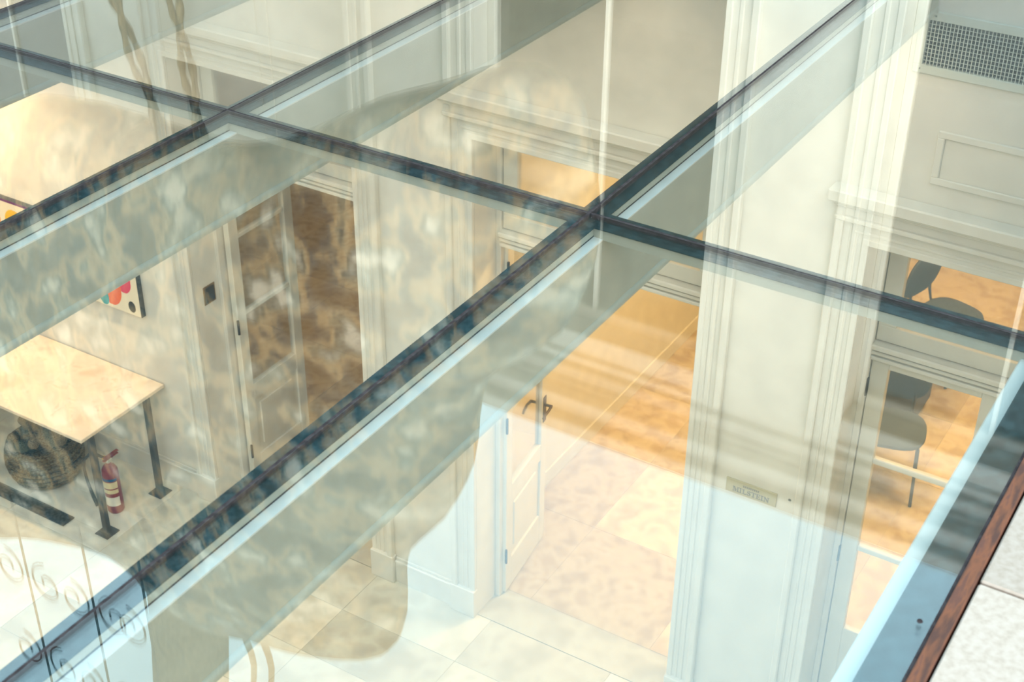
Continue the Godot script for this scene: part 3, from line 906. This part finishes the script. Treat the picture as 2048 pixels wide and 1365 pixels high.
# ---------------------------------------------------------------- the storey above the glass, seen mirrored in it
func upper_storey() -> void:
	var z1 := WALL - 0.24
	var y0 := GLASS + 0.02
	var top := GLASS + 2.40
	var head := GLASS + 2.2
	var ls := [-7.455, -5.475, -3.49, -1.51]
	var s := nst()
	bx(s, Vector3(-14, y0, z1), Vector3(ls[0], top + 0.25, WALL))
	for k in 4:
		var r: float = ls[k] + WIDE
		var nx: float = ls[k + 1] if k < 3 else 8.0
		bx(s, Vector3(r, y0, z1), Vector3(nx, top + 0.25, WALL))
		bx(s, Vector3(ls[k], head, z1), Vector3(r, top + 0.25, WALL))
		bx(s, Vector3(ls[k], y0, z1), Vector3(r, y0 + 0.1, WALL))
	tag(put("wall_upper", s, M.wall), "white painted upper storey wall rising above the glass roof", "", "", "structure")
	s = nst()
	for q in [[0.0, 0.07, 0.04], [0.07, 0.10, 0.07], [0.10, 0.20, 0.15], [0.20, 0.28, 0.21]]:
		bx(s, Vector3(-14, top + q[0], WALL - 0.25), Vector3(8, top + q[1], WALL + q[2]), 0.006)
	tag(put("trim_cornice", s, M.wall), "moulded white cornice along the top of the upper wall", "", "", "structure")
	for k in 4:
		var l: float = ls[k]
		var r := l + WIDE
		var a := nst()
		for sd in [[l, -1.0], [r, 1.0]]:
			var e: float = sd[0]
			var d: float = sd[1]
			bx(a, Vector3(e + d * 0.003, y0, WALL), Vector3(e + d * 0.152, head + 0.152, WALL + 0.018))
			bx(a, Vector3(e, y0, WALL), Vector3(e + d * 0.03, head + 0.03, WALL + 0.026), 0.004)
			bx(a, Vector3(e + d * 0.06, y0, WALL), Vector3(e + d * 0.08, head + 0.08, WALL + 0.026), 0.004)
			bx(a, Vector3(e + d * 0.118, y0, WALL), Vector3(e + d * 0.155, head + 0.155, WALL + 0.04), 0.006)
		bx(a, Vector3(l - 0.1, head + 0.002, WALL), Vector3(r + 0.1, head + 0.150, WALL + 0.0195))
		bx(a, Vector3(l, head + 0.118, WALL), Vector3(r, head + 0.155, WALL + 0.042), 0.006)
		tag(put("trim_upper", a, M.wall), "", "", "", "structure")
		var w := thing("window_%d" % (k + 4))
		tag(w, "", "", "", "structure")
		var zf := WALL - 0.12
		for q in [[l, y0 + 0.1, l + 0.04, head], [r - 0.04, y0 + 0.1, r, head], [l + 0.04, y0 + 0.1, r - 0.04, y0 + 0.18], [l + 0.04, head - 0.07, r - 0.04, head]]:
			box("frame", Vector3(q[0], q[1], zf - 0.05), Vector3(q[2], q[3], zf), M.wall, w, 0.003)
		var xm := (l + r) / 2.0
		box("mullion", Vector3(xm - 0.010, y0 + 0.18, zf - 0.045), Vector3(xm + 0.010, head - 0.07, zf - 0.005), M.wall, w, 0.003)
		for h in 2:
			var xa := l + 0.04 if h == 0 else xm + 0.010
			var xb := xm - 0.010 if h == 0 else r - 0.04
			if k == 1:      # closed white shutters
				var sh := box("shutter", Vector3(xa, y0 + 0.18, zf - 0.035), Vector3(xb, head - 0.07, zf - 0.012), M.wall, w)
				box("raised_panel", Vector3(xa + 0.06, y0 + 0.28, zf - 0.012), Vector3(xb - 0.06, y0 + 1.1, zf - 0.006), M.wall, sh, 0.004)
				box("raised_panel", Vector3(xa + 0.06, y0 + 1.2, zf - 0.012), Vector3(xb - 0.06, head - 0.15, zf - 0.006), M.wall, sh, 0.004)
			else:
				box("pane", Vector3(xa, y0 + 0.18, zf - 0.028), Vector3(xb, head - 0.07, zf - 0.022), M.window, w)

	# the unlit room behind those windows
	var zr := -10.0
	tag(box("floor_upper", Vector3(-14, GLASS - 0.3, zr), Vector3(8, GLASS, z1), M.back_tile[0]), "floor of the unlit upper room", "", "", "structure")
	tag(box("ceiling_upper", Vector3(-14, top + 0.05, zr), Vector3(8, top + 0.25, z1), M.wall), "ceiling of the unlit upper room", "", "", "structure")
	tag(box("wall_upper_far", Vector3(-14, GLASS, zr - 0.2), Vector3(8, top + 0.25, zr), M.wall), "end wall of the unlit upper room", "", "", "structure")
	tag(box("wall_upper_left", Vector3(-14.2, GLASS, zr), Vector3(-14, top + 0.25, WALL), M.wall), "side wall of the unlit upper room", "", "", "structure")
	tag(box("wall_upper_right", Vector3(8, GLASS, zr), Vector3(8.2, top + 0.25, WALL), M.wall), "side wall of the unlit upper room", "", "", "structure")

func sculpture() -> void:
	# made-up rounded body on thin twisted legs, shaped for its reflection; only its mirror image is in the picture
	var zc := -3.9
	var outline := [[-4.45, 5.23], [-3.92, 5.23], [-3.71, 5.23], [-3.53, 5.18], [-3.32, 5.09], [-3.12, 4.97], [-2.94, 4.86], [-2.67, 4.74], [-2.47, 4.64], [-2.31, 4.6], [-2.18, 4.63], [-2.11, 4.71], [-2.08, 4.82], [-2.04, 5.03], [-2.04, 5.22], [-2.1, 5.45], [-2.16, 5.58], [-2.3, 5.73], [-2.48, 5.9], [-2.53, 6.1], [-2.56, 6.36], [-2.67, 6.64], [-2.77, 6.79], [-2.9, 6.98], [-2.94, 7.18], [-2.94, 7.39], [-2.99, 7.57], [-3.08, 7.67], [-3.2, 7.74], [-3.44, 7.84], [-3.79, 7.92], [-4.1, 8.01], [-4.4, 7.98], [-4.55, 7.86], [-4.78, 7.80], [-5.3, 7.93], [-5.73, 8.11], [-6.27, 8.23], [-6.6, 8.19], [-6.85, 7.99], [-6.77, 7.4], [-6.34, 6.55], [-5.82, 5.9], [-5.02, 5.35]]
	var t := thing("stand_in_sculpture", Vector3(-3.8, GLASS, zc))
	tag(t, "large made up rounded sculpture with mottled blue brown patina, standing in for a mirrored shape", "sculpture")
	var pts := []
	var curve := Curve2D.new()
	var cnt := outline.size()
	for i in cnt + 1:
		var p := Vector2(outline[i % cnt][0] + 3.8, outline[i % cnt][1] - GLASS)
		var a := Vector2(outline[(i + cnt - 1) % cnt][0], outline[(i + cnt - 1) % cnt][1])
		var b := Vector2(outline[(i + 1) % cnt][0], outline[(i + 1) % cnt][1])
		var slope := (b - a) / 6.0
		curve.add_point(p, -slope, slope)
	var total := curve.get_baked_length()
	var n := 120
	for i in n:
		pts.append(curve.sample_baked(total * i / n, true))
	var mid := Vector2(-0.3, 2.0)
	var rough := FastNoiseLite.new()
	rough.seed = 5
	rough.frequency = 1.6
	var rings := 16
	var grid := []
	for j in range(-rings, rings + 1):
		var f := absf(j) / rings          # 0 at the rim, 1 at the middle
		var sc := cos(f * PI / 2.0)
		var row := []
		for i in n:
			var q: Vector2 = mid + (pts[i] - mid) * sc
			var z := 0.42 * sin(f * PI / 2.0) * (1.0 if j > 0 else -1.0)
			var bump := 0.06 * rough.get_noise_3d(q.x, q.y, z) * f
			row.append(Vector3(q.x, q.y, z + bump))
		grid.append(row)
	var s := nst()
	s.set_smooth_group(0)
	for j in grid.size() - 1:
		for i in n:
			var k := (i + 1) % n
			for v in [grid[j][i], grid[j][k], grid[j + 1][k], grid[j][i], grid[j + 1][k], grid[j + 1][i]]:
				s.add_vertex(v)
	s.index()
	s.generate_normals()
	put("body", s, M.patina, t)
	for q in [[-0.23, 0.83, 0.28], [-0.03, 0.81, 0.09]]:
		for w in 2:
			var path := []
			var rr := []
			for k in 40:
				var u := k / 39.0
				var a := u * 9.0 + w * PI
				path.append(Vector3(q[0] - q[2] * (1.0 - u) + 0.020 * cos(a), 0.004 + (q[1] + 0.1) * u, 0.020 * sin(a)))
				rr.append(0.014 + 0.0035 * sin(u * 55.0 + w * 2.0))
			s = nst()
			tube(s, path, rr, 8)
			put("leg", s, M.bark, t)
	for q in [[-0.13, 3.57], [-0.01, 3.53]]:
		var path := []
		var rr := []
		for k in 12:
			var u := k / 11.0
			path.append(Vector3(q[0] + 0.03 * sin(u * 9.0), q[1] - 0.1 + 1.2 * u, 0.03 * cos(u * 8.0)))
			rr.append(0.018 - 0.008 * u)
		s = nst()
		tube(s, path, rr, 8)
		put("branch", s, M.bark, t)
	s = nst()
	tube(s, [Vector3(-0.50, 3.3, 0), Vector3(-0.53, 3.8, 0), Vector3(-0.58, 4.2, 0), Vector3(-0.62, 4.6, 0), Vector3(-0.63, 4.7, 0), Vector3(-0.63, 4.73, 0)], [0.19, 0.2, 0.2, 0.195, 0.14, 0.04], 28)
	put("neck", s, M.bark, t)

func trellis() -> void:
	# made-up wrought iron trellis with scrolls, added for its lines in the reflection
	var t := thing("added_iron_trellis", Vector3(-3.35, GLASS, -2.4))
	tag(t, "added black wrought iron trellis with scrolls, standing in for ironwork mirrored in the glass roof", "trellis")
	for x in [-1.3]:
		var s := nst()
		tube(s, [Vector3(x, 0.001, 0), Vector3(x, 2.75, 0)], [0.03, 0.025], 10)
		put("post", s, M.wrought, t)
	for y in [1.45, 2.6]:
		var s := nst()
		tube(s, [Vector3(-1.3, y, 0), Vector3(0.6, y, 0)], [0.006, 0.006], 8)
		put("rail", s, M.wrought, t)
	for x in [-0.08, 0.24, 0.5]:
		var s := nst()
		tube(s, [Vector3(x, 1.45, 0), Vector3(x, 2.6, 0)], [0.0045, 0.0045], 6)
		put("bar", s, M.wrought, t)
		for sd in [-1.0, 1.0]:
			for yy in [1.72, 2.12]:
				var path := []
				var rr := []
				for k in 26:
					var u := k / 25.0
					var a := -PI / 2.0 + u * 2.6 * PI
					var r := 0.09 * (1.0 - 0.78 * u)
					path.append(Vector3(x + sd * (0.095 - r * cos(a) * 0.9), yy + 0.1 + r * sin(a), 0))
					rr.append(0.0035)
				s = nst()
				tube(s, path, rr, 6)
				put("scroll", s, M.wrought, t)
